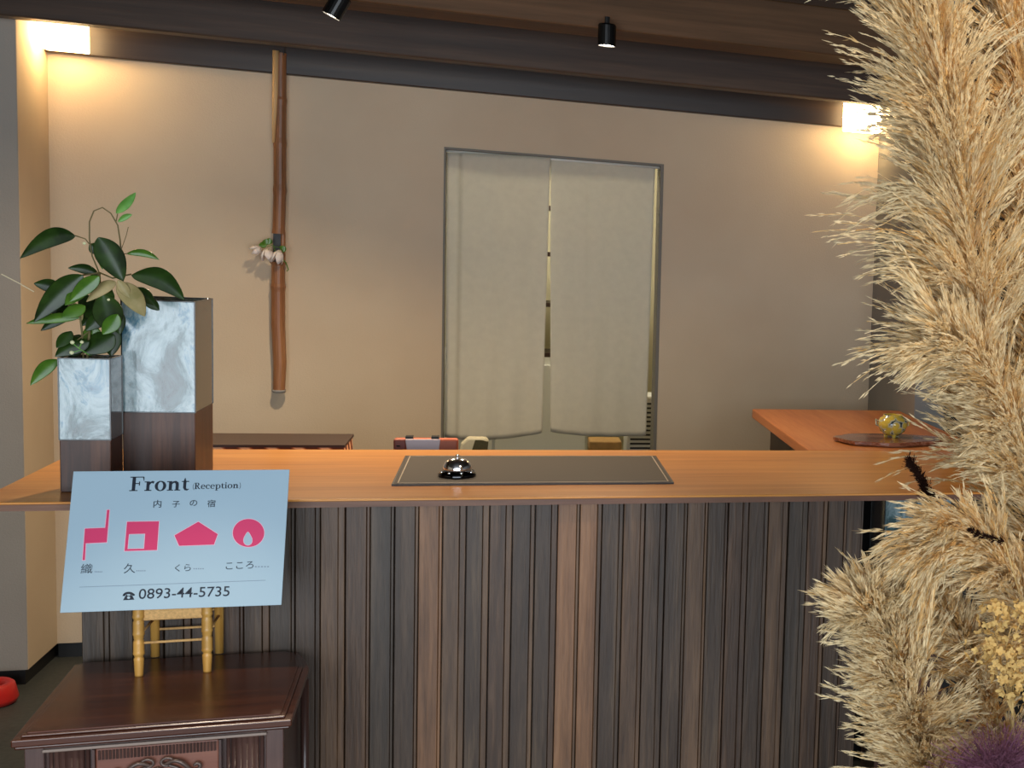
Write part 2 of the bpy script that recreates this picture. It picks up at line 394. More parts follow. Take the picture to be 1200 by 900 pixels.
b.tube([FP(328, 300, .03), FP(335, 308), FP(338, 316), FP(336, 318)], .002, 6); b.build('stalk', MAT['leafm'], fl)
def leaf_mesh(mb, p0, p1, w, sag=.15, n=8, cup=.25, side=None, mi=0, twist=0):
    """pointed oval leaf blade from p0 to p1, with a midrib fold"""
    p0, p1 = Vector(p0), Vector(p1); d = p1 - p0; L = d.length; d.normalize()
    if side is None: side = d.cross(Vector((0, -1, .35))).normalized()
    side = (side - d * side.dot(d)).normalized()
    if twist: side = Matrix.Rotation(twist, 3, d) @ side
    nrm = side.cross(d).normalized(); vs = []; m = 5
    for i in range(n+1):
        u = i/n; hw = w*.5*(math.sin(PI*min(1, u**.85))**.75)*(1 if u < .999 else .02)
        if i == 0: hw = w*.03
        c = p0 + d*L*u + Vector((0, 0, 1))*L*sag*4*u*(1-u)*.5
        for j in range(m):
            s = (j/(m-1))*2-1
            vs.append(c + side*hw*s + nrm*(-abs(s))*hw*cup)
    fs = [(i*m+j, i*m+j+1, (i+1)*m+j+1, (i+1)*m+j) for i in range(n) for j in range(m-1)]
    mb.add(vs, fs, mi)
for a_, b_, w_ in (((313, 287), (303, 287), .016), ((313, 287), (312, 280), .018), ((314, 287), (316, 279), .014), ((330, 293), (332, 288), .014), ((332, 296), (333, 288), .01)):
    mb = MB(); leaf_mesh(mb, FP(*a_), FP(*b_), w_*1.6); o = mb.build('leaf', MAT['leafm'], fl, smooth=True); o.modifiers.new('s', 'SOLIDIFY').thickness = .0006

# ------------------------------------------------------------------ lamps
def wall_lamp(x0, x1, y0, y1, z0, z1, label):
    t = thing('wall_lamp', label, 'lamp', ((x0+x1)/2, y1, (z0+z1)/2))
    hx, d, hz = (x1-x0)/2, y1-y0, (z1-z0)/2
    MB().box(-hx, hx, -d, -.012, -hz, hz).build('lamp_shade', MAT['shadebox'], t, bevel=.003)
    MB().box(-hx*.7, hx*.7, -.012, 0, -hz*.7, hz*.7).build('back_plate', MAT['white'], t)
wall_lamp(-1.474, -1.353, 5.60, W-.035, 2.150, 2.26, 'glowing box lamp under the beam in the left corner')
wall_lamp(1.285, 1.425, 5.62, W-.035, 2.125, 2.25, 'glowing box lamp under the beam behind the pampas grass')
def spotlight(px, py, y, ztop, tilt, label, aim, power, side=0):
    p = at(px, py, y=y)
    t = thing('spotlight', label, 'spotlight', p)
    T_ = Matrix.Rotation(tilt, 4, 'Y') @ Matrix.Rotation(side, 4, 'X')
    b = MB(); b.lathe([(.0, .07), (.025, .07), (.028, .065), (.028, 0), (.025, 0), (.025, .012), (0, .012)], n=24, cap=False)
    b.v = [tuple(T_ @ Vector(v)) for v in b.v]; b.build('housing', plain('black_gloss_metal', '#151515', .25, .3), t, smooth=False)
    b = MB(); b.lathe([(.0, .003), (.0245, .003)], n=24, cap=False); b.v = [tuple(T_ @ Vector(v)) for v in b.v]; b.build('lens', MAT['lens'], t)
    b = MB(); top = T_ @ Vector((0, 0, .07)); b.tube([top, (0, 0, max(ztop-p.z, top.z+.01))], .008, 8); b.build('mount', MAT['black'], t)
    L = bpy.data.lights.new('spot_beam', 'SPOT'); L.energy = power; L.color = (1, .78, .53); L.spot_size = 2.45; L.spot_blend = .9; L.shadow_soft_size = .03
    lo = bpy.data.objects.new('spot_beam', L); COL.objects.link(lo)
    d = (Vector(aim) - p).normalized(); lo.location = p + d * .02 - Vector((0, 0, .01)); lo.rotation_euler = d.to_track_quat('-Z', 'Y').to_euler()
spotlight(711, 54, 4.75, 2.33, 0, 'small black spotlight above the doorway, pointing straight down', (.3, 4.5, 1), 52)
spotlight(388, 19, 4.75, 2.33, .45, 'small black spotlight tilted to the left at the top edge', (-.8, 4.6, 1), 78)
# unseen spots added over the guests' side for the chest and plumes
for x, y, aim, pw, cone in ((-.75, 2.35, (-.6, 3.0, .65), 75, .42), (1.1, 1.6, (.8, 2.4, 1), 50, 1.4)):
    L = bpy.data.lights.new('unseen_downlight', 'SPOT'); L.energy = pw; L.color = (1, .80, .58); L.spot_size = cone; L.spot_blend = .7; L.shadow_soft_size = .04
    lo = bpy.data.objects.new('unseen_downlight', L); COL.objects.link(lo); lo.location = (x, y, 2.7)
    lo.rotation_euler = (Vector(aim) - lo.location).to_track_quat('-Z', 'Y').to_euler()
# daylight through the entrance
L = bpy.data.lights.new('entrance_daylight', 'AREA'); L.shape = 'RECTANGLE'; L.size = 4.6; L.size_y = 2.3; L.energy = 195; L.color = (.84, .92, 1)
lo = bpy.data.objects.new('entrance_daylight', L); COL.objects.link(lo); lo.location = (-.2, -1.58, 1.25); lo.rotation_euler = (PI/2, 0, 0)
wd = bpy.data.worlds.new('world'); scene.world = wd; wd.use_nodes = True
wd.node_tree.nodes['Background'].inputs['Color'].default_value = (.75, .86, 1, 1); wd.node_tree.nodes['Background'].inputs['Strength'].default_value = .35

# ------------------------------------------------------------------ reception counter
t = thing('reception_counter', 'long reception counter with orange wood top and grey plank front', 'counter', (0, 3.43, 0))
MB().box(-1.01, 1.26, -.055, .717, .9945, 1.0).build('countertop', MAT['counter'], t, bevel=.002)
MB().box(-1.009, 1.259, -.054, .716, .981, .9945).build('edge_band', wood('dark_brown_edge', '#4a2c1c', '#6b452f', '#80583f', 'x', 20, .5), t)
b = MB(); x = -.839; k = 0; per = .0503
tones = [2, 2, 5, 2, 5, 1, 0, 2, 5, 3, 1, 2, 5, 4, 3, 0, 1, 5, 0, 4, 4, 0, 3, 5, 0, 3, 0, 1, 5, 3, 2, 1, 5, 0, 1]
r2 = random.Random(4)
while x < .866:
    wdt = min(per, .868 - x); m_ = tones[k % len(tones)]; d = r2.uniform(-.003, .004)
    w1 = wdt*r2.uniform(.70, .80)
    sp = r2.choice([.72, .80, .86]); w1 = wdt*sp
    b.box(x+.0010, x+w1-.0005, d, .02, .0, .981, m_)
    if wdt > .03: b.box(x+w1, x+wdt-.0010, d+r2.choice([-.004, .003, .004]), .02, 0, .981, r2.choice([m_, m_, 3, 1]))
    x += per; k += 1
b.build('plank_front', [MAT['plank%d' % i] for i in range(6)], t, bevel=.0012, seg=1)
b = MB(); b.box(-.835, .864, .02, .03, 0, .981); b.box(-.835, -.815, .03, .68, 0, .981); b.box(.844, .864, .03, .68, 0, .981); b.box(-.815, .844, .35, .37, 0, .981)
b.build('carcass', MAT['black'], t)
# desk mat, bell
mt = thing('desk_mat', 'dark grey-brown leather desk mat with pale stitching on the counter', 'desk mat', (.073, 3.775, 1.0))
MB().box(-.32, .32, -.228, .225, 0, .005).build('mat_pad', [MAT['mat']], mt, bevel=.002)
b = MB(); e = .008
b.box(-.32+e, .32-e, -.228+e, -.228+e+.0025, .0045, .0056); b.box(-.32+e, .32-e, .225-e-.0025, .225-e, .0045, .0056); b.box(-.32+e, -.32+e+.0025, -.228+e, .225-e, .0045, .0056); b.box(.32-e-.0025, .32-e, -.228+e, .225-e, .0045, .0056)
b.build('stitching', MAT['stitch'], mt)
b = MB(); b.box(-.3235, .3235, -.2315, -.2275, 0, .0045); b.box(-.3235, .3235, .2245, .2285, 0, .0045); b.box(-.3235, -.3195, -.2275, .2245, 0, .0045); b.box(.3195, .3235, -.2275, .2245, 0, .0045)
b.build('piping', MAT['matedge'], mt)
bl = thing('call_bell', 'chrome call bell on the desk mat', 'bell', (-.112, 3.655, 1.005))
b = MB(); b.lathe([(.043, 0), (.0435, .006), (.040, .011), (.034, .014), (.0, .014)], cap=False); b.build('base', plain('dark_chrome', '#3a3a3c', .08, 1), bl, smooth=True)
for k in range(8):
    a = k*PI/4+.3; MB().lathe([(.0, -.003), (.005, 0), (.0, .003)], (.036*math.cos(a), .036*math.sin(a), .012), 10, cap=False).build('rivet', MAT['chrome'], bl, smooth=True)
MB().lathe([(.033, .016), (.0335, .019), (.032, .027), (.027, .037), (.019, .043), (.008, .046), (.0, .0465)], cap=False).build('dome', MAT['chrome'], bl, smooth=True)
MB().lathe([(.002, .046), (.002, .050), (.0045, .051), (.0045, .054), (.0, .055)], cap=False).build('plunger', MAT['chrome'], bl, smooth=True)

# side counter running back to the wall
t = thing('side_counter', 'orange wood side counter running back from the right end of the reception counter', 'counter', (0, 4.155, 0))
b = MB(); b.prism([(.866, 0), (1.456, 0), (1.456, 1.115), (.872, 1.105)], .965, 1.0); b.build('countertop', MAT['counter2'], t, bevel=.004)
MB().box(.93, .955, .02, 1.02, .0, .965).build('side_panel', MAT['counterdark'], t)
MB().box(.955, 1.45, .02, .04, .0, .965).build('front_panel', MAT['black'], t)
# burl tray and pot
ty_ = thing('burl_wood_tray', 'varnished wavy-edged burl wood tray on the side counter', 'tray', (1.165, 4.33, 1.0))
prof = []
for k in range(40):
    a = 2*PI*k/40; r = 1 + .05*math.sin(3*a+1) + .035*math.sin(7*a) + .02*math.sin(11*a+2)
    prof.append((.178*r*math.cos(a), .115*r*math.sin(a)))
b = MB(); b.prism([(x*.93, y*.93) for x, y in prof], 0, .004); b.prism(prof, .004, .016); b.build('tray_board', MAT['burl'], ty_, bevel=.003)
pt = thing('ceramic_pot', 'small yellow and blue glazed ceramic pot on the burl tray', 'pot', (1.185, 4.36, 1.016))
b = MB(); b.lathe([(.0, .006), (.024, .006), (.040, .018), (.050, .038), (.049, .052), (.041, .064), (.033, .068), (.033, .074), (.029, .074), (.029, .066), (.02, .05), (.0, .03)], cap=False); b.build('body', MAT['glaze'], pt, smooth=True)
for k in range(3):
    a = k*2*PI/3-PI/2; MB().lathe([(.006, 0), (.008, .012)], (.022*math.cos(a), .022*math.sin(a), 0), 10).build('foot', MAT['glaze'], pt)
for sx in (-1, 1): MB().tube([(sx*.044, 0, .05), (sx*.058, 0, .058), (sx*.056, 0, .04), (sx*.048, 0, .036)], .003, 8).build('handle', MAT['glaze'], pt, smooth=True)

# ------------------------------------------------------------------ behind the counter
dk = thing('back_desk', 'low work desk hidden behind the reception counter', 'desk', (0, 4.55, 0))
MB().box(-.82, .55, -.12, .35, .86, .885).build('desktop', MAT['counter2'], dk)
for x_ in (-.81, .52): MB().box(x_, x_+.02, -.11, .34, 0, .86).build('side_panel', MAT['counterdark'], dk)
q0, q1 = at(247, 521, y=4.6), at(403, 522, y=4.6)
bk = thing('woven_tray', 'dark-rimmed tray with brown and cream diagonal weave behind the counter', 'tray', (0, 4.6, .885))
MB().box(q0.x-.05, q1.x, 0, .25, 0, q0.z-.885-.008).build('woven_side', MAT['weave'], bk)
MB().box(q0.x-.05, q1.x+.003, -.003, .253, q0.z-.885-.008, q0.z-.885).build('rim', plain('dark_rim', '#3a2a22', .5), bk)
dv = thing('card_terminal', 'orange and white handheld terminal propped behind the counter', 'device', (0, 4.4, .885))
def bx(px0, py0, px1, y, d0, d1, z0=None):
    a, c = at(px0, py0, y=y), at(px1, py0, y=y); return (a.x, c.x, d0, d1, 0 if z0 is None else z0, a.z-.885)
z514 = at(500, 514.5, y=4.4).z - .885
x461, x476, x514, x537 = [at(u, 514, y=4.4).x for u in (461.5, 475, 515, 537)]
MB().box(x461, x537, 0, .035, 0, z514).build('body', [MAT['device_o']], dv, bevel=.006)
MB().box(x461-.001, x461+.034, -.002, .033, .0, z514-.001).build('camera_end', MAT['device_r'], dv, bevel=.005)
b = MB(); T_ = Matrix.Translation((0, -.004, 0)) @ Matrix.Rotation(PI/2, 4, 'X'); b.prism([(x476, z514), (x514+.003, z514), (x514-.004, z514-.06), (x476+.008, z514-.06)], -.004, .003, T=T_); b.build('grip_cover', MAT['device_w'], dv, bevel=.002)
MB().box(x476+.022, x514-.022, -.01, -.006, z514-.028, z514-.022).build('handle', plain('grey_handle', '#98898c', .4), dv)
for xx in (x476+.0, x514-.022): MB().box(xx, xx+.02, 0, .03, z514, z514+.007).build('clip', MAT['black'], dv)
MB().lathe([(.0, 0), (.0045, 0), (.0045, .003), (0, .003)], (0, 0, 0), 12, cap=False).build('camera_lens', MAT['black'], dv, loc=(x461+.012, -.003, z514-.022))
dv.children[-1].rotation_euler = (PI/2, 0, 0)
# office chair
ch = thing('office_chair', 'office chair with olive mesh back behind the counter in front of the curtain', 'chair', (-.05, 5.15, 0))
zz = at(556, 515, y=5.1).z; xa, xb = at(540, 515, y=5.1).x+.05, at(572, 515, y=5.1).x+.05
T_ = Matrix.Rotation(PI/2, 4, 'X')
b = MB(); b.prism([(xa-.02, .5), (xb-.02, .5), (xb-.006, zz-.05), (xb+.003, zz-.006), (xb-.01, zz+.002), (xa+.02, zz+.003), (xa, zz-.02), (xa-.012, zz-.08)], -.02, .02, T=T_); b.build('back_frame', MAT['chairframe'], ch, bevel=.008)
b = MB(); b.prism([(xa+.03, .55), (xb-.012, .55), (xb-.002, zz-.045), (xb+.001, zz-.012), (xb-.02, zz-.006), (xa+.045, zz-.006), (xa+.03, zz-.06)], .018, .026, T=T_); b.build('back_mesh', MAT['mesh'], ch)
MB().box(-.2, .2, -.22, .18, .42, .48).build('seat', MAT['mesh'], ch, bevel=.02)
MB().tube([(0, 0, .06), (0, 0, .42)], .025, 12).build('column', MAT['black'], ch)
for k in range(5):
    a = k*2*PI/5; MB().tube([(0, 0, .08), (.26*math.cos(a), .26*math.sin(a), .05)], [.02, .014], 8).build('leg', MAT['black'], ch)
    MB().lathe([(0, 0), (.018, .008), (.022, .025), (.012, .045), (0, .05)], (.26*math.cos(a), .26*math.sin(a), 0), 12, cap=False).build('caster', MAT['black'], ch)

# ------------------------------------------------------------------ glass vases on wood blocks
def glass_on_block(loc, w, d, hb, hg, lab, front_mat, hollow=True, rz=0):
    t = thing('glass_block_vase', lab, 'vase', loc, rz)
    MB().box(0, w, 0, d, 0, hb).build('wood_block', MAT['stand'], t, bevel=.002)
    z0, z1 = hb, hb+hg; th = .008
    MB().box(0, w, 0, th, z0, z1).build('front_pane', MAT[front_mat], t, bevel=.0015)
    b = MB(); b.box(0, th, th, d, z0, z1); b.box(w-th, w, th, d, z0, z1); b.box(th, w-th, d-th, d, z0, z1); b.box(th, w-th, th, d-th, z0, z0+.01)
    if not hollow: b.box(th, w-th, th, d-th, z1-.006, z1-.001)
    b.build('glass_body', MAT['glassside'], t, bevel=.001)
    b = MB()
    for x_ in (0, w): 
        for y_ in (0, d): b.box(x_-.0012, x_+.0012, y_-.0012, y_+.0012, z0, z1+.001)
    for x_ in (0, w): b.box(x_-.0012, x_+.0012, 0, d, z1-.001, z1+.0012)
    for y_ in (0, d): b.box(0, w, y_-.0012, y_+.0012, z1-.001, z1+.0012); b.box(0, w, y_-.0012, y_+.0012, z0-.001, z0+.0012)
    b.build('edge', plain('dark_glass_edge', '#1a2426', .2), t)
    return t
glass_on_block((-.888, 3.49, 1.0), .0925, .10, .1145, .176, 'smaller glass vase with painted sky reflection on a dark wood block holding the leafy branch', 'sky_paint2')
glass_on_block((-.798, 3.60, 1.0), .140, .20, .163, .252, 'larger glass vase with painted sky reflection on a walnut block beside the leafy plant', 'opal')
glass_on_block((1.022, 3.80, 0), .20, .16, .45, .50, 'glass vase with painted sky reflection standing under the counter behind the pampas grass', 'opal')

# ------------------------------------------------------------------ leafy branch
PYD = 3.52
pl = thing('leafy_plant', 'dark green broad-leaved branch standing in the smaller glass vase', 'plant', (-.84, PYD, 1.2))
O = Vector((-.84, PYD, 1.2))
def Z1(x, y, dy=0): return at(x/2.5, 200+y/2.5, y=PYD+dy) - O
leaves = [((220,190),(57,258),62,'leaf',.35,0,.02),((340,125),(398,63),30,'leafl',.0,-.02,0),((345,150),(387,128),20,'leafl',.2,0,0),((288,195),(362,325),78,'leaf',.05,-.05,-.03),
 ((370,243),(468,262),26,'leafm',.3,0,0),((385,305),(542,380),70,'leaf',.4,-.03,-.05),((345,325),(425,428),62,'leafb',.15,-.06,-.08),((290,305),(198,285),34,'leaf',.25,.03,.03),
 ((242,305),(98,445),74,'leaf',.2,-.03,-.04),((180,350),(98,330),44,'leaf',.2,.03,.03),((290,308),(203,385),50,'leafm',.15,-.05,-.06),((340,325),(252,385),40,'leafb',.2,-.03,-.02),
 ((235,430),(75,448),34,'leafm',.12,.0,0),((225,400),(118,470),44,'leaf',.1,.02,.02),((300,360),(328,478),84,'leaf',.0,-.02,-.04),((262,500),(160,545),60,'leaf',.25,-.0,-.02),
 ((168,553),(88,630),44,'leafm',.25,0,-.02),((335,480),(245,535),76,'leaf',.1,.02,.0),((425,375),(467,410),34,'leaf',.1,0,0),((205,385),(240,440),38,'leafb',.0,0,0),
 ((345,320),(382,375),30,'leafb',.0,-.07,-.07),((262,215),(300,240),40,'leaf',.0,0,0),((290,210),(300,290),26,'leafm',0,.01,.01),((240,360),(280,440),60,'leaf',0,.03,.0),
 ((255,330),(190,395),46,'leafm',.1,-.02,-.05),((210,470),(165,520),40,'leaf',.1,-.01,-.03),((385,345),(455,395),44,'leaf',.2,-.01,-.02),((345,420),(300,480),50,'leafm',0,-.04,-.05),((280,330),(330,395),54,'leaf',0,-.01,-.02),((250,395),(180,430),46,'leafm',.1,-.02,-.04),
 ((300,420),(250,470),50,'leaf',.1,-.01,-.01),((300,380),(240,455),58,'leaf',0,.02,.02),((330,400),(352,480),50,'leaf',0,0,0),((200,420),(150,400),60,'leaf',.0,.03,.03),((270,450),(262,545),60,'leafm',0,.03,.03),((320,450),(326,545),60,'leaf',0,.03,.03),((235,480),(205,548),60,'leaf',0,.04,.04)]
for (a_, b_, w_, mt_, sag, d0, d1) in leaves:
    mb = MB(); p0, p1 = Z1(*a_, d0), Z1(*b_, d1)
    leaf_mesh(mb, p0, p1, w_/2.5*.00205*.84, sag, 12, .38)
    o = mb.build('leaf', MAT[mt_], pl, smooth=True); o.modifiers.new('s', 'SOLIDIFY').thickness = .0008
    sb = o.modifiers.new('u', 'SUBSURF'); sb.levels = 1; sb.render_levels = 1
b = MB()
def path(pp, r, **k): b.tube([Z1(*p) for p in pp], r, 7, **k)
path([(262,650,.02),(255,560,.02),(262,470,.02),(280,400),(292,330),(290,298)], .0028)
path([(290,298),(270,250),(262,200),(262,150),(275,118),(300,108),(325,125),(345,160),(352,205),(355,245)], .0014)
path([(340,150),(345,125)], .001); path([(352,240),(370,190),(376,165)], .0007); path([(220,190),(250,200),(262,215)], .0012)
path([(290,298),(330,315),(385,303)], .0018); path([(290,300),(242,306)], .0018); path([(262,470),(215,505)], .0012); path([(262,470),(300,380)], .002); path([(255,560),(190,560),(168,553)], .0014)
path([(240,650,.03),(245,560,.02),(240,470),(235,430),(200,390),(180,350)], .002); path([(355,245),(372,243)], .001)
b.build('stem', MAT['stem'], pl, smooth=True)
b = MB(); path([(100,355),(60,332),(4,303)], .0011); b.build('tendril', MAT['straw'], pl)
for (x_, y_, r_) in ((212,503,.0045),(240,502,.0038),(210,533,.0045),(247,213,.0035),(318,378,.003)):
    MB().lathe([(0, -r_), (r_*.75, -r_*.6), (r_, 0), (r_*.75, r_*.6), (0, r_)], Z1(x_, y_, -.05), 12, cap=False).build('bud', MAT['bud'], pl, smooth=True)
b = MB(); path([(262,540,-.04),(230,520,-.05),(212,505,-.05)], .001); path([(232,520,-.05),(240,503,-.05)], .001); path([(238,525,-.05),(211,533,-.05)], .001); b.build('berry_stalk', MAT['leafl'], pl)

# ------------------------------------------------------------------ antique chest
CHZ = .65; RZ = math.radians(2.6)
cc = Vector((-.602, 2.93, 0))
t = thing('antique_chest', 'dark mahogany chest with moulded top standing before the counter', 'chest', cc, RZ)
hw, dp = .2225, .488
def outline(i, zz=0): 
    return [(-hw+i, i), (hw-i, i), (hw-i+.004, dp*.72), (hw-i-.008, dp*.86), (hw-i-.03, dp-i), (-hw+i, dp-i)]
b = MB(); b.prism(outline(.004), CHZ-.028, CHZ-.022); b.prism(outline(0), CHZ-.022, CHZ-.008); b.prism(outline(.012), CHZ-.008, CHZ-.003); b.build('moulded_edge', MAT['chest'], t, bevel=.004, seg=3)
MB().prism(outline(.02), CHZ-.004, CHZ).build('top', MAT['chest'], t, bevel=.0015)
fw = .207
b = MB(); b.box(-fw, fw, .035, dp-.02, .06, CHZ-.028); b.build('carcass', MAT['chestv'], t)
b = MB()
for s in (-1, 1): b.box(min(s*fw, s*(fw-.03)), max(s*fw, s*(fw-.03)), .02, .036, .06, CHZ-.028)
b.box(-fw+.03, fw-.03, .02, .036, CHZ-.036, CHZ-.028); b.box(-fw+.03, fw-.03, .02, .036, .06, .10)
b.build('face_frame', MAT['chestv'], t, bevel=.0015)
MB().box(-fw+.028, fw-.028, .012, .022, CHZ-.040, CHZ-.034).build('bead', plain('worn_bead', '#8f7c70', .45), t, bevel=.002)
for s in (-1, 1):
    b = MB(); xc = s*(fw-.03-.036); n = 7
    for k in range(n):
        xx = xc - .033 + .066*(k+.5)/n
        rr = [.0035, .005, .008, .0095, .008, .005, .0035][k]
        b.tube([(xx, .033, .10), (xx, .033, CHZ-.04)], rr if k not in (0, 6) else .0035, 12)
    b.build('pilaster', MAT['chestv'], t, smooth=True)
dw = .099
for zi, (z0, z1) in enumerate(((CHZ-.040-.175, CHZ-.042), (CHZ-.395, CHZ-.222), (.105, CHZ-.402))):
    d_ = MB().box(-dw, dw, .018, .036, z0, z1).build('drawer', MAT['chestp'], t, bevel=.003)
    b = MB(); n = 34
    if zi == 0:
        for k in range(n):
            xx = -dw+.004 + (2*dw-.008)*(k+.5)/n
            b.tube([(xx, .017, z1-.021), (xx, .017, z1-.003)], .0021, 8)
        b.build('reeding', MAT['chestv'], d_)
    for x_ in (-dw-.004, dw): MB().box(x_, x_+.004, .014, .03, z0, z1).build('cock_bead', MAT['chestv'], d_)
    zc = z1-.053
    b = MB(); b.lathe([(0, -.011), (.008, -.008), (.011, 0), (.008, .008), (0, .011)], (0, .012, zc), 14, cap=False)
    for s in (-1, 1):
        P_ = []
        for k in range(22):
            u = k/21
            P_.append((s*(.010+.052*u), .010-.006*math.sin(PI*u), zc+.012+.013*math.sin(PI*min(1, u*1.15))-.018*u*u))
        for k in range(12):
            a = -PI/2+k*PI*1.5/11; rr = .008*(1-k/16)
            P_.append((s*(.062+rr*math.cos(a)+.001), .008, zc+.002+rr*math.sin(a)+.006))
        b.tube(P_, [.0042*(1-.5*abs(i/33-.4)) for i in range(len(P_))], 8)
        P2 = [(s*(.008+.03*math.sin(PI*k/14)), .010, zc-.018+.034*k/14) for k in range(15)]; b.tube(P2, .003, 8)
        P3 = [(s*(.016+.010*math.cos(a)), .008, zc+.020+.008*math.sin(a)) for a in [k*PI*1.6/11 for k in range(12)]]; b.tube(P3, .0026, 8)
    b.build('handle', MAT['bronze'], d_, smooth=True)
for sx in (-1, 1):
    for y_ in (.04, dp-.06): MB().lathe([(.012, 0), (.018, .02), (.02, .06)], (sx*(fw-.02), y_+.02, 0), 12).build('foot', MAT['chestv'], t)
b = MB(); b.tube([(fw+.012, dp*.70, .06), (fw+.012, dp*.70, CHZ-.03)], .008, 10); b.build('side_post', MAT['chestv'], t, smooth=True)

# ------------------------------------------------------------------ miniature chair with rush seat
SYAW = -.05
mc = thing('miniature_chair', 'small bamboo-coloured turned-leg chair with rush seat holding the sign on the chest', 'chair', (0, 0, CHZ))
def foot(px, py): q = at(px, py, z=CHZ); return Vector((q.x, q.y, 0))
FLp, FRp, BLp, BRp = foot(163, 792), foot(243, 787), foot(182, 769), foot(257, 765)
def turned(mb, p, h, r, n=14, knobs=True):
    prof = []
    N = 44
    for i in range(N+1):
        z = h*i/N; rr = r*(.78 + .25*min(1, z/(h*.35)))
        for c in (.28, .52, .56, .80):
            if knobs: rr -= r*.22*math.exp(-((z/h-c)/.018)**2); rr += r*.10*math.exp(-((z/h-c-.035)/.02)**2)
        prof.append((rr, z))
    mb.lathe(prof, p, n)
SH = .142
for p_, h, kn in ((FLp, SH+.008, True), (FRp, SH+.008, True), (BLp, .26, False), (BRp, .26, False)):
    b = MB()
    if kn: turned(b, p_, h, .0098)
    else: b.tube([p_, p_+Vector((0, .0, .14)), p_+Vector((0, .003, h))], [.0085, .0095, .008], 14)
    b.build('leg', MAT['bamboo'], mc, smooth=True)
up = lambda p, z: p + Vector((0, 0, z))
b = MB(); vs = [up(FLp, SH-.026), up(FRp, SH-.026), up(BRp, SH-.026), up(BLp, SH-.026), up(FLp, SH+.002), up(FRp, SH+.002), up(BRp, SH+.002), up(BLp, SH+.002)]
b.add(vs, [(3,2,1,0),(4,5,6,7),(0,1,5,4),(1,2,6,5),(2,3,7,6),(3,0,4,7)]); b.build('seat', MAT['rush'], mc, bevel=.004)
for z_, pa, pb in ((.070, FLp, FRp), (.098, BLp, BRp), (.085, FLp, BLp), (.085, FRp, BRp), (.06, BLp, BRp)):
    MB().tube([up(pa, z_), up(pb, z_+.001)], .0028, 8).build('stretcher', MAT['rush'], mc, smooth=True)
for z_ in (.20, .25): MB().tube([up(BLp, z_), up(BRp, z_)], .005, 8).build('back_rail', MAT['bamboo'], mc, smooth=True)

# ------------------------------------------------------------------ sign
so = Vector((-.630, 3.22, .802)); syaw, stilt, sw, sroll, sasp = -.082, .342, .395, .020, 1.364
n_ = Vector((-math.sin(syaw), math.cos(syaw), 0)); ux = Vector((math.cos(syaw), math.sin(syaw), 0))
vv = Vector((0, 0, math.cos(stilt))) + n_*math.sin(stilt)
SU = ux*math.cos(sroll) + vv*math.sin(sroll); SV = vv*math.cos(sroll) - ux*math.sin(sroll); SN = SU.cross(SV)  # towards the viewer? (fixed below)
if SN.y > 0: SN = -SN
sg = bpy.data.objects.new('reception_sign', None); COL.objects.link(sg)
Ms = Matrix.Identity(4)
SNn = SU.cross(SV)
for i in range(3): Ms[i][0] = SU[i]; Ms[i][1] = SV[i]; Ms[i][2] = SNn[i]
Ms.translation = so; sg.matrix_world = Ms
tag(sg, 'white laminated Front (Reception) sign with pink emblems leaning on the miniature chair', 'sign')
sh = sw/sasp; zs = 1 if SNn.y < 0 else -1
MB().box(-sw/2, sw/2, 0, sh, -.003, 0).build('card', MAT['paper'], sg, bevel=.0006)
Mi = Ms.inverted()
def SP(px, py): q = Mi @ on_plane(px, py, so, SNn); return Vector((q.x, q.y))
def S2(zx, zy): return SP(60+zx/3.3333, 530+zy/3.3333)
def inkpoly(mb, pts, z=.0004, mi=0): mb.add([(p[0], p[1], z) for p in pts], [tuple(range(len(pts)))], mi)
def ring(mb, outer, inner, z=.0004, mi=0):
    n = len(outer); mb.add([(p[0], p[1], z) for p in outer] + [(p[0], p[1], z) for p in inner], [(i, (i+1)%n, n+(i+1)%n, n+i) for i in range(n)], mi)
def fill_o(mb, pts, z, mi=0):
    c = sum((Vector(p) for p in pts), Vector((0, 0)))/len(pts); n = len(pts)
    mb.add([(p[0], p[1], z) for p in pts]+[(c.x, c.y, z)], [(i, (i+1)%n, n) for i in range(n)], mi)
def offset(pts, d):
    out = []; n = len(pts)
    ar = sum(pts[i][0]*pts[(i+1)%n][1]-pts[(i+1)%n][0]*pts[i][1] for i in range(n)); s = 1 if ar > 0 else -1
    for i in range(n):
        a, b_, c = Vector(pts[i-1]), Vector(pts[i]), Vector(pts[(i+1)%n])
        e1 = (b_-a).normalized(); e2 = (c-b_).normalized()
        n1 = Vector((e1.y, -e1.x))*s; n2 = Vector((e2.y, -e2.x))*s
        m_ = (n1+n2); m_ = m_/max(.3, m_.length_squared)*2
        out.append(b_+m_*d)
    return out
EM = [MAT['pink'], MAT['pinkline'], MAT['paper']]
# 1: stepped bar, 2: square with window, 3: pentagon, 4: disc with drop
e1 = [SP(*p) for p in ((125.6,597.5),(128.4,597.5),(125.2,635.6),(100.6,636.8),(99.6,656.3),(96.9,656.5),(99.6,619.5),(123.4,618.5))]
def ngon_tri(mb, pts, z, mi):
    from mathutils.geometry import tessellate_polygon
    tr = tessellate_polygon([[Vector((p[0], p[1], 0)) for p in pts]]); mb.add([(p[0], p[1], z) for p in pts], [tuple(t_) for t_ in tr], mi)
b = MB(); ngon_tri(b, offset(e1, .0011), .0003, 1); ngon_tri(b, e1, .0006, 0); b.build('emblem', EM, sg)
e2 = [SP(*p) for p in ((149,611.5),(186.5,610.9),(184,644.6),(146,645.8))]; h2 = [SP(*p) for p in ((151.3,626),(170.2,625.5),(169,643),(149.6,643.4))]
b = MB(); fill_o(b, offset(e2, .0011), .0003, 1); fill_o(b, e2, .0006, 0); fill_o(b, h2, .0009, 1); fill_o(b, offset(h2, -.001), .0012, 2); b.build('emblem', EM, sg)
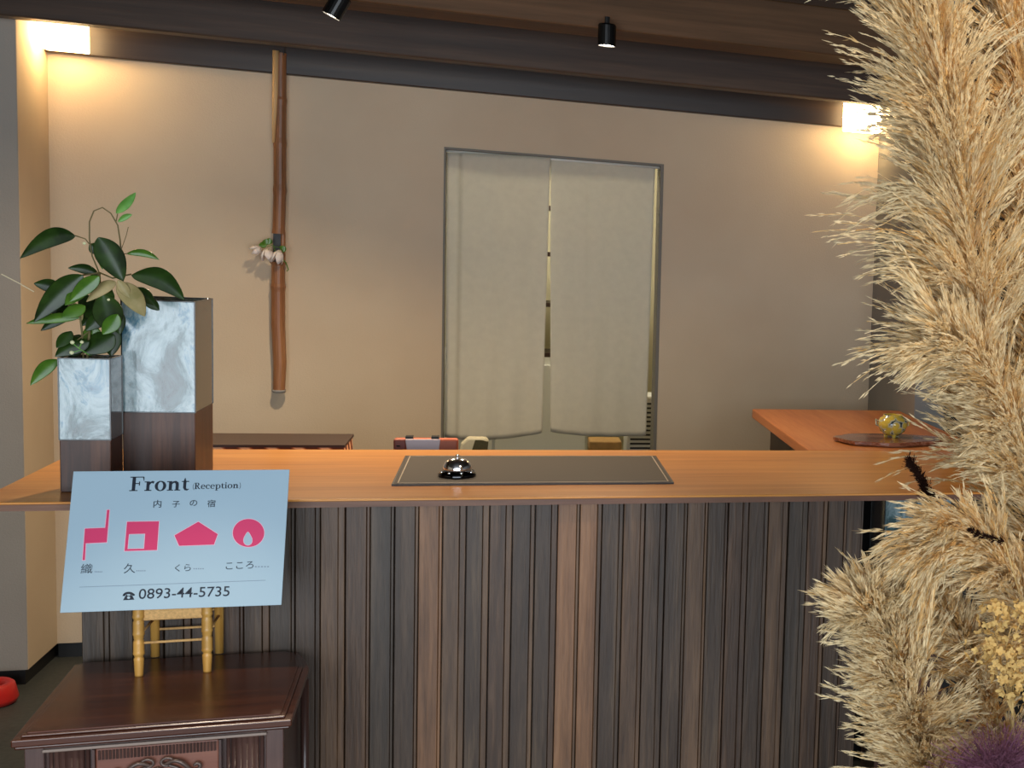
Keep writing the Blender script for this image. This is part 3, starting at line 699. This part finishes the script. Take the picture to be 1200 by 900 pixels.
e3 = [SP(*p) for p in ((232.5,611.4),(255.2,626),(250.8,638.2),(210,639.7),(204.6,627.4))]
b = MB(); fill_o(b, offset(e3, .0011), .0003, 1); fill_o(b, e3, .0006, 0); b.build('emblem', EM, sg)
circ = [SP(291.3+18.4*math.cos(a), 624.6+16.4*math.sin(a)) for a in [k*2*PI/48 for k in range(48)]]
drop = []
for k in range(40):
    a = 2*PI*k/40; y_ = -math.cos(a); x_ = math.sin(a)*(.62+.38*y_*.9 if y_ < 0 else .62+.38*.0+.34*math.sin(PI*min(1, y_)/2)*.4)
    drop.append(SP(290.6+5.6*x_*1.35, 631.8+7.6*y_ - .5))
b = MB(); fill_o(b, offset(circ, .0011), .0003, 1); fill_o(b, circ, .0006, 0); fill_o(b, offset(drop, .0008), .0009, 1); fill_o(b, drop, .0012, 2); b.build('emblem', EM, sg)
b = MB(); p0, p1 = S2(110, 527), S2(838, 500); w_ = Vector((0, .00045)); inkpoly(b, [p0-w_, p1-w_, p1+w_, p0+w_]); b.build('rule_line', MAT['inkgrey'], sg)
def text(body, a, c, mat, name='lettering', bold=0, squash=None):
    """text whose baseline runs from a to c on the card"""
    cu = bpy.data.curves.new(name, 'FONT'); cu.body = body; cu.offset = bold; cu.resolution_u = 4
    tmp = bpy.data.objects.new('tmp', cu); COL.objects.link(tmp)
    dg = bpy.context.evaluated_depsgraph_get(); dg.update()
    me = bpy.data.meshes.new_from_object(tmp.evaluated_get(dg)); bpy.data.objects.remove(tmp)
    xs = [v.co.x for v in me.vertices]; x0, x1 = min(xs), max(xs); a, c = Vector(a), Vector(c); d = c-a; s = d.length/(x1-x0); e = d.normalized(); f = Vector((-e.y, e.x))
    sy = s*(squash or 1)
    for v in me.vertices:
        q = a + e*((v.co.x-x0)*s) + f*(v.co.y*sy); v.co = (q.x, q.y, .0006)
    me.materials.clear(); me.materials.append(mat)
    o = bpy.data.objects.new(name, me); COL.objects.link(o); o.parent = sg; return o
for ch_, xa_, xb_, yb in (('内', 399, 430, 214), ('子', 472, 502, 213), ('の', 541, 570, 209), ('宿', 609, 641, 212)): text(ch_, S2(xa_, yb), S2(xb_, yb-.6), MAT['inkgreen'], bold=.008)
text('織', S2(115, 472), S2(161, 470), MAT['inkgreen']); text('久', S2(283, 470), S2(328, 468), MAT['inkgreen'])
text('くら', S2(483, 465), S2(545, 462), MAT['inkgreen']); text('こころ', S2(682, 457), S2(790, 452), MAT['inkgreen'])
text('0893-44-5735', S2(341, 573), S2(696, 561), MAT['ink'], bold=.004)
b = MB()
def q2(*p): inkpoly(b, [S2(*c) for c in p])
ac = [(303+23*math.cos(a), 560-15*math.sin(a)) for a in [PI*k/12 for k in range(13)]]; ai = [(303+16*math.cos(a), 561-7*math.sin(a)) for a in [PI*k/12 for k in range(13)]]
for k in range(12): q2(ac[k], ac[k+1], ai[k+1], ai[k])
q2((279, 562), (290, 561), (289, 555), (281, 555)); q2((316, 560), (328, 559), (325, 553), (315, 554))
q2((281, 578), (325, 576), (317, 560), (290, 561)); q2((292, 562), (297, 562), (297, 556), (292, 556)); q2((309, 561), (314, 561), (314, 555), (309, 555))
b.build('telephone_mark', MAT['ink'], sg)
b = MB(); fill_o(b, [S2(303+6*math.cos(a), 568+5*math.sin(a)) for a in [2*PI*k/16 for k in range(16)]], .0008); b.build('telephone_dial', MAT['paper'], sg)
for xa_, xb_, yy in ((170, 202, 469), (333, 372, 465), (556, 600, 457), (796, 856, 449)):
    b = MB(); n = 5
    for k in range(n):
        u0 = xa_+(xb_-xa_)*k/n; p0, p1, p2, p3 = S2(u0, yy), S2(u0+(xb_-xa_)/n*.55, yy), S2(u0+(xb_-xa_)/n*.55, yy-4), S2(u0, yy-4); inkpoly(b, [p0, p1, p2, p3])
    b.build('small_print', MAT['inkgrey'], sg)
# serif headline, drawn stroke by stroke
def st(P_, Wd):
    out = []; n = len(P_)
    L_, R_ = [], []
    for i in range(n):
        a, c = Vector(P_[max(i-1, 0)]), Vector(P_[min(i+1, n-1)]); d = (c-a).normalized(); q = Vector((-d.y, d.x))*Wd[i]/2
        L_.append(Vector(P_[i])+q); R_.append(Vector(P_[i])-q)
    return [[R_[i], R_[i+1], L_[i+1], L_[i]] for i in range(n-1)]
def rc(x0, x1, y0, y1): return [[Vector((x0, y0)), Vector((x1, y0)), Vector((x1, y1)), Vector((x0, y1))]]
def ringq(cx, cy, ro, ri, a0=0, a1=360, n=30, ao=None):
    out = []
    for k in range(n):
        t0, t1 = [math.radians(a0+(a1-a0)*(k+j)/n) for j in (0, 1)]
        f = lambda t_, r_: Vector((cx+r_[0]*math.cos(t_), cy+r_[1]*math.sin(t_)))
        out.append([f(t0, ri), f(t0, ro), f(t1, ro), f(t1, ri)])
    return out
XH = .66
def glyphs(b):
    w = .2*b; t_ = .065
    G = {}
    G['F'] = (rc(.17, .17+w, 0, 1)+rc(.03, .2+w+.12, 0, t_)+rc(.03, .84, 1-t_, 1)+rc(.17, .62, .49, .49+t_)+st([(.82, .98), (.86, .70)], [.09, .03])+st([(.60, .66), (.60, .38)], [.06, .06]), .90)
    G['r'] = (rc(.12, .12+w*.95, 0, XH)+rc(.02, .44, 0, t_)+rc(.0, .2, XH-t_, XH)+st([(.28, .42), (.36, .58), (.46, .62), (.56, .57)], [.05, .12, .15, .17]), .60)
    G['o'] = (ringq(.36, .33, (.34, .36), (.34-w*.92, .29)), .74)
    G['n'] = (rc(.12, .12+w*.95, 0, XH)+rc(.02, .40, 0, t_)+rc(.0, .2, XH-t_, XH)+st([(.28, .46), (.38, .59), (.5, .61), (.60, .52), (.62, .40), (.62, 0)], [.05, .12, .15, w, w*.95, w*.95])+rc(.46, .82, 0, t_), .86)
    G['t'] = (st([(.21, .88), (.21, .62), (.21, .2), (.27, .07), (.36, .04), (.47, .10)], [.03, w*.9, w*.9, w*.8, .11, .05])+rc(.02, .46, XH-t_, XH), .50)
    G['R'] = (rc(.14, .14+w, 0, 1)+rc(.03, .46, 0, t_)+rc(.03, .4, 1-t_, 1)+ringq(.40, .745, (.30, .255), (.30-w*.9, .19), -90, 90, 18)+rc(.3, .42, .49, .555)+rc(.3, .42, .935, 1)+st([(.42, .5), (.62, .16), (.74, .03), (.86, .03)], [w*.8, w*.9, .14, .06]), .90)
    G['e'] = (ringq(.34, .33, (.32, .36), (.32-w*.9, .29), 8, 320, 28)+rc(.14, .62, .34, .34+t_), .68)
    G['c'] = (ringq(.34, .33, (.32, .36), (.32-w*.9, .29), 45, 318, 26)+ringq(.5, .5, (.07, .07), (0, 0)), .64)
    G['p'] = (rc(.12, .12+w*.95, -.3, XH)+rc(.02, .42, -.3, -.3+t_)+rc(.0, .2, XH-t_, XH)+ringq(.42, .33, (.34, .35), (.34-w*.92, .28), -130, 130, 26), .80)
    G['i'] = (rc(.12, .12+w*.95, 0, XH)+rc(.02, .40, 0, t_)+rc(.0, .2, XH-t_, XH)+ringq(.2, .88, (.1, .1), (0, 0)), .42)
    G['('] = (ringq(.50, .38, (.38, .66), (.32, .62), 125, 235, 18), .30)
    G[')'] = (ringq(-.12, .38, (.38, .66), (.32, .62), -55, 55, 18), .30)
    return G
def serif(body, a, c, bold=1, name='headline'):
    G = glyphs(bold); x = 0; quads = []
    for ch_ in body:
        q, adv = G[ch_]; quads += [[p+Vector((x, 0)) for p in qq] for qq in q]; x += adv
    xs = [p.x for q in quads for p in q]; x0, x1 = min(xs), max(xs); a, c = Vector(a), Vector(c); d = c-a; s = d.length/(x1-x0); e = d.normalized(); f = Vector((-e.y, e.x))
    mb = MB()
    for q in quads: mb.add([((a+e*((p.x-x0)*s)+f*(p.y*s)).x, (a+e*((p.x-x0)*s)+f*(p.y*s)).y, .0006) for p in q], [(0, 1, 2, 3)])
    mb.build(name, MAT['ink'], sg)
serif('Front', S2(305, 152), S2(538, 149)); serif('(Reception)', S2(553, 144), S2(740, 140), .9, 'subtitle')

# ------------------------------------------------------------------ red thing on the floor
t = thing('red_ring', 'red round plastic bowl on the floor at the left edge', 'bowl', (-1.552, 5.27, 0))
MB().lathe([(.055, 0), (.082, .004), (.088, .02), (.078, .065), (.072, .07), (.055, .068), (.046, .055), (.042, .02), (.04, .012), (0, .012)], cap=False, n=40).build('bowl', MAT['red'], t, smooth=True)

# ------------------------------------------------------------------ dried arrangement at the right
def bez(P_, n):
    """Catmull-Rom through points"""
    P_ = [np.array(p, float) for p in P_]; P_ = [2*P_[0]-P_[1]] + P_ + [2*P_[-1]-P_[-2]]; out = []
    seg = len(P_)-3
    for k in range(n+1):
        u = k/n*seg; i = min(int(u), seg-1); t_ = u-i; a, b_, c, d = P_[i:i+4]
        out.append(.5*((2*b_)+(-a+c)*t_+(2*a-5*b_+4*c-d)*t_*t_+(-a+3*b_-3*c+d)*t_**3))
    return np.array(out)
def ribbon_mesh(name, V, Fc, MI, mats, parent):
    me = bpy.data.meshes.new(name); V = np.concatenate(V).astype(np.float32); Fc = np.concatenate(Fc).astype(np.int32); MI = np.concatenate(MI).astype(np.int32)
    me.vertices.add(len(V)); me.vertices.foreach_set('co', V.ravel())
    me.loops.add(Fc.size); me.loops.foreach_set('vertex_index', Fc.ravel())
    me.polygons.add(len(Fc)); me.polygons.foreach_set('loop_start', np.arange(len(Fc))*4); me.polygons.foreach_set('loop_total', np.full(len(Fc), 4, dtype=np.int32))
    for m_ in mats: me.materials.append(m_)
    me.polygons.foreach_set('material_index', MI); me.update(calc_edges=True); me.validate()
    o = bpy.data.objects.new(name, me); COL.objects.link(o); o.parent = parent; return o
def plume(name, part, label, cat, group, axis, nbr, Lfun, ang, droop, bias, mats, weights, flo=.014, flw=.0026, nf=24, stem_down=None, spread=1.0, stemr=.0035, rmin=0, clump=9, golden=0.0):
    """feathery seed head: branchlets leave a curved cane and droop, each carrying many small florets"""
    root = thing(name, label, cat, tuple(axis[0]), 0, group); O_ = np.array(root.location)
    A = bez(axis, 60); D = np.gradient(A, axis=0); D /= np.linalg.norm(D, axis=1)[:, None]
    V, Fc, MI = [], [], []; base = 0; bias = np.array(bias, float)
    ncl = max(12, nbr//clump); CL = []
    for c in range(ncl):
        r = rng.normal(size=3) + bias*rng.random()*1.6; CL.append((rng.random()**.9, r/np.linalg.norm(r), (.55+.6*rng.random())*(1.35 if rng.random() < .12 else 1), .6+.8*rng.random(), rng.normal(size=3)*.05, .7+.6*rng.random()))
    for k in range(nbr):
        cu, cr, cl_, cd, cw, ca_ = CL[rng.integers(ncl)]
        u = min(.999, max(0, cu+rng.normal()*.012)); fi = u*59.99; i = int(fi); p = A[i]+(A[i+1]-A[i])*(fi-i); d = D[i]
        r = cr+rng.normal(size=3)*.16; r = r - d*r.dot(d); r /= np.linalg.norm(r)+1e-9
        th = ang*ca_*(.9+.2*rng.random()); L_ = Lfun(u)*cl_*(.7+.4*rng.random()); n = 9; ds = L_/n
        dr = d*math.cos(th)+r*math.sin(th); pts = [p]; q = p.copy(); dd = dr.copy(); wob = cw+rng.normal(size=3)*.018
        dk = droop*cd*(.9+.2*rng.random())
        for s in range(n):
            dd = dd + np.array([0, 0, -1.])*dk*ds*(s/n+.25)*10 + wob*.5; dd /= np.linalg.norm(dd); q = q+dd*ds; pts.append(q)
        pts = np.array(pts)
        mi0 = rng.random()
        uu = rmin+(1-rmin)*rng.random(nf)**.8; ff = uu*(n-.001); ii = ff.astype(int); fp = pts[ii]+(pts[ii+1]-pts[ii])*(ff-ii)[:, None]
        fd = pts[ii+1]-pts[ii]; fd /= np.linalg.norm(fd, axis=1)[:, None]
        fd = fd+rng.normal(size=(nf, 3))*.11*spread; fd /= np.linalg.norm(fd, axis=1)[:, None]
        sd = np.cross(fd, rng.normal(size=(nf, 3))); sd /= np.linalg.norm(sd, axis=1)[:, None]
        fl_ = flo*(.7+.6*rng.random(nf))[:, None]; fw_ = flw*(.6+.6*rng.random(nf))[:, None]
        fp = fp+rng.normal(size=(nf, 3))*.0014*spread
        v = np.stack([fp, fp+fd*fl_*.4+sd*fw_*.5, fp+fd*fl_, fp+fd*fl_*.4-sd*fw_*.5], 1).reshape(-1, 3)
        # pale silky tips, more golden towards the cane
        if len(mats) == 3: mf = np.clip(((1-uu)*1.5+mi0*1.3+golden-.5).astype(int), 0, 2)
        else: mf = np.zeros(nf, int)
        mi = int(mf[0])
        V.append(v-O_); Fc.append(base+np.arange(nf*4).reshape(-1, 4)); MI.append(mf); base += nf*4
        # rachis of the branchlet
        sdv = np.cross(pts[1:]-pts[:-1], [0.3, -1, .2]); sdv /= np.linalg.norm(sdv, axis=1)[:, None]+1e-9; sdv = np.vstack([sdv, sdv[-1:]])*.0005
        v = np.stack([pts-sdv, pts+sdv], 1).reshape(-1, 3); V.append(v-O_)
        j = np.arange(n); Fc.append(base+np.stack([2*j, 2*j+1, 2*j+3, 2*j+2], 1)); MI.append(np.full(n, mi)); base += len(v)
    ribbon_mesh(part, V, Fc, MI, mats, root)
    P_ = [Vector(p)-Vector(O_) for p in A]; b = MB(); 
    if stem_down is not None:
        c = bez([stem_down, (np.array(stem_down)+A[0])/2+np.array([.02, 0, .03]), A[0]], 10); b.tube([Vector(p)-Vector(O_) for p in c], stemr, 8)
    b.tube(P_[::4], [stemr*(1-.75*i/15) for i in range(len(P_[::4]))], 8); b.build('stem', MAT['pstem'], root, smooth=True)
    return root
def A3(pts): return [tuple(at(x_, y_, y=d_)) for x_, y_, d_ in pts]
VB = Vector((.98, 2.28, 0))     # tall floor vase that carries the stems, below the frame
fv = thing('floor_vase', 'tall charcoal ceramic floor vase under the dried arrangement', 'vase', VB)
MB().lathe([(.0, 0), (.10, 0), (.14, .1), (.15, .3), (.11, .48), (.075, .54), (.085, .56), (.07, .56), (.06, .53), (.09, .4), (.0, .05)], cap=False).build('body', MAT['vaseceramic'], fv, smooth=True)
SD = lambda k: (VB.x+.03*math.cos(k*1.7), VB.y+.03*math.sin(k*1.7), .40)
CR = [MAT['pampas0'], MAT['pampas1'], MAT['pampas2']]
G_ = 'pampas plumes of the dried arrangement'
bell_ = lambda a, c: (lambda u: a*(1-.55*u**3)*(.75+.25*math.sin(PI*u))+c)
PP = lambda lab, ax, n, L_, ang, dr, bias, k, **kw: plume('pampas_plume', 'feathery_head', lab, 'dried grass', G_, A3(ax), n, L_, ang, dr, bias, CR, None, flo=.017, flw=.0026, stem_down=SD(k), **kw)
PP('tallest cream pampas plume rising past the top of the picture', [(1185,600,2.30),(1160,400,2.27),(1130,230,2.25),(1102,70,2.22),(1085,-60,2.2)], 3000, lambda u: .23*(1-.25*u), .62, .34, (-.9, -.35, 0), 0, nf=36)
PP('pampas plume at the right edge behind the tallest one', [(1232,640,2.45),(1222,400,2.45),(1205,200,2.43),(1185,-40,2.4)], 2300, lambda u: .15, .6, .3, (-.4, -.2, 0), 1, nf=30, golden=.5)
PP('pampas plume drooping left over the side counter and pot', [(1225,680,2.2),(1208,570,2.18),(1180,480,2.16),(1148,425,2.15),(1118,405,2.15)], 1500, lambda u: .155*(1-.2*u), .6, .5, (-.8, -.3, 0), 2, nf=32)
PP('golden pampas plume arching left below the countertop edge', [(1235,830,2.12),(1210,730,2.1),(1175,655,2.08),(1135,625,2.07),(1100,640,2.06)], 1600, lambda u: .15*(1-.2*u), .5, .55, (-.8, -.3, -.1), 3, nf=32, golden=.25)
PP('pale pampas plume lowest on the left before the planks', [(1105,970,2.14),(1085,890,2.12),(1062,800,2.1),(1040,740,2.1),(1020,705,2.1)], 2400, lambda u: .135*(1-.45*u), .78, .10, (-.7, -.35, .0), 4, nf=32)
PP('golden pampas plume low in the middle of the arrangement', [(1200,990,2.2),(1180,880,2.18),(1148,790,2.16),(1118,730,2.15),(1095,700,2.15)], 1700, lambda u: .15*(1-.4*u), .6, .35, (-.6, -.3, 0), 5, nf=30, golden=.35)
BK = [MAT['seed']]
plume('black_foxtail', 'seed_head', 'black foxtail seed head pointing up left over the countertop edge', 'dried grass', 'black foxtails in the arrangement', A3([(1118,632,2.16),(1100,600,2.15),(1083,568,2.14),(1066,540,2.13)]), 500, lambda u: .024*(1-.5*u), .5, .0, (0, 0, 0), BK, [1.], flo=.007, flw=.0014, nf=8, clump=1, stem_down=SD(6), stemr=.0018)
plume('black_foxtail', 'seed_head', 'black foxtail tip poking out below the countertop edge among the plumes', 'dried grass', 'black foxtails in the arrangement', A3([(1178,636,1.93),(1165,632,1.92),(1150,628,1.91),(1138,621,1.90)]), 110, lambda u: .010*(1-.5*u), .5, .0, (0, 0, 0), BK, [1.], flo=.006, flw=.0012, nf=8, clump=1, stem_down=SD(7), stemr=.0008)
# dried hydrangea
hc = at(1178, 758, y=1.93); hy = thing('dried_hydrangea', 'dried yellow hydrangea head between the pampas and the purple smoke bush', 'dried flower', hc)
rs = random.Random(3); b = MB(); cl = [at(x_, y_, y=1.93)-hc for x_, y_ in ((1165,722),(1185,735),(1150,758),(1170,770),(1190,775),(1180,800),(1200,720),(1205,760),(1198,805),(1205,790))]
for c in cl:
    for k in range(22):
        d = Vector((rs.gauss(0, 1), rs.gauss(-.4, 1), rs.gauss(0, 1))).normalized(); p = c+d*.024; ref = d.cross(Vector((rs.random(), rs.random(), 1))).normalized(); r2_ = d.cross(ref)
        r0 = rs.uniform(.0045, .0068)
        for j in range(4):
            a = j*PI/2; e = ref*math.cos(a)+r2_*math.sin(a); s = d.cross(e); vs = [p, p+e*r0*.5+s*r0*.55+d*.001, p+e*r0*1.2+s*r0*.3+d*.003, p+e*r0*1.2-s*r0*.3+d*.003, p+e*r0*.5-s*r0*.55+d*.001]
            b.add(vs, [(0, 1, 2, 3, 4)])
b.build('flower_head', MAT['hyd'], hy)
b = MB()
for c in cl: b.tube([Vector((.03, .03, -.12)), c*.5+Vector((0, .01, -.02)), c], .0012, 6)
b.tube([Vector(SD(8))-hc, Vector((.06, .1, -.3)), Vector((.03, .03, -.12))], .003, 8); b.build('stem', MAT['pstem'], hy)
# purple smoke bush
axp = A3([(1180,970,1.9),(1172,930,1.89),(1165,898,1.88)])
plume('purple_smoke_bush', 'hairy_head', 'fluffy purple smoke bush plume at the bottom right corner', 'dried flower', None, axp, 2200, lambda u: .078, 1.35, .0, (0, 0, .0), [MAT['purple']], [1.], flo=.008, flw=.0006, nf=30, clump=1, stem_down=SD(9), spread=8, stemr=.002)

# ------------------------------------------------------------------ view
vs_ = scene.view_settings; vs_.view_transform = 'Standard'; vs_.look = 'None'; vs_.gamma = 1; vs_.use_curve_mapping = False; vs_.exposure = 0.22
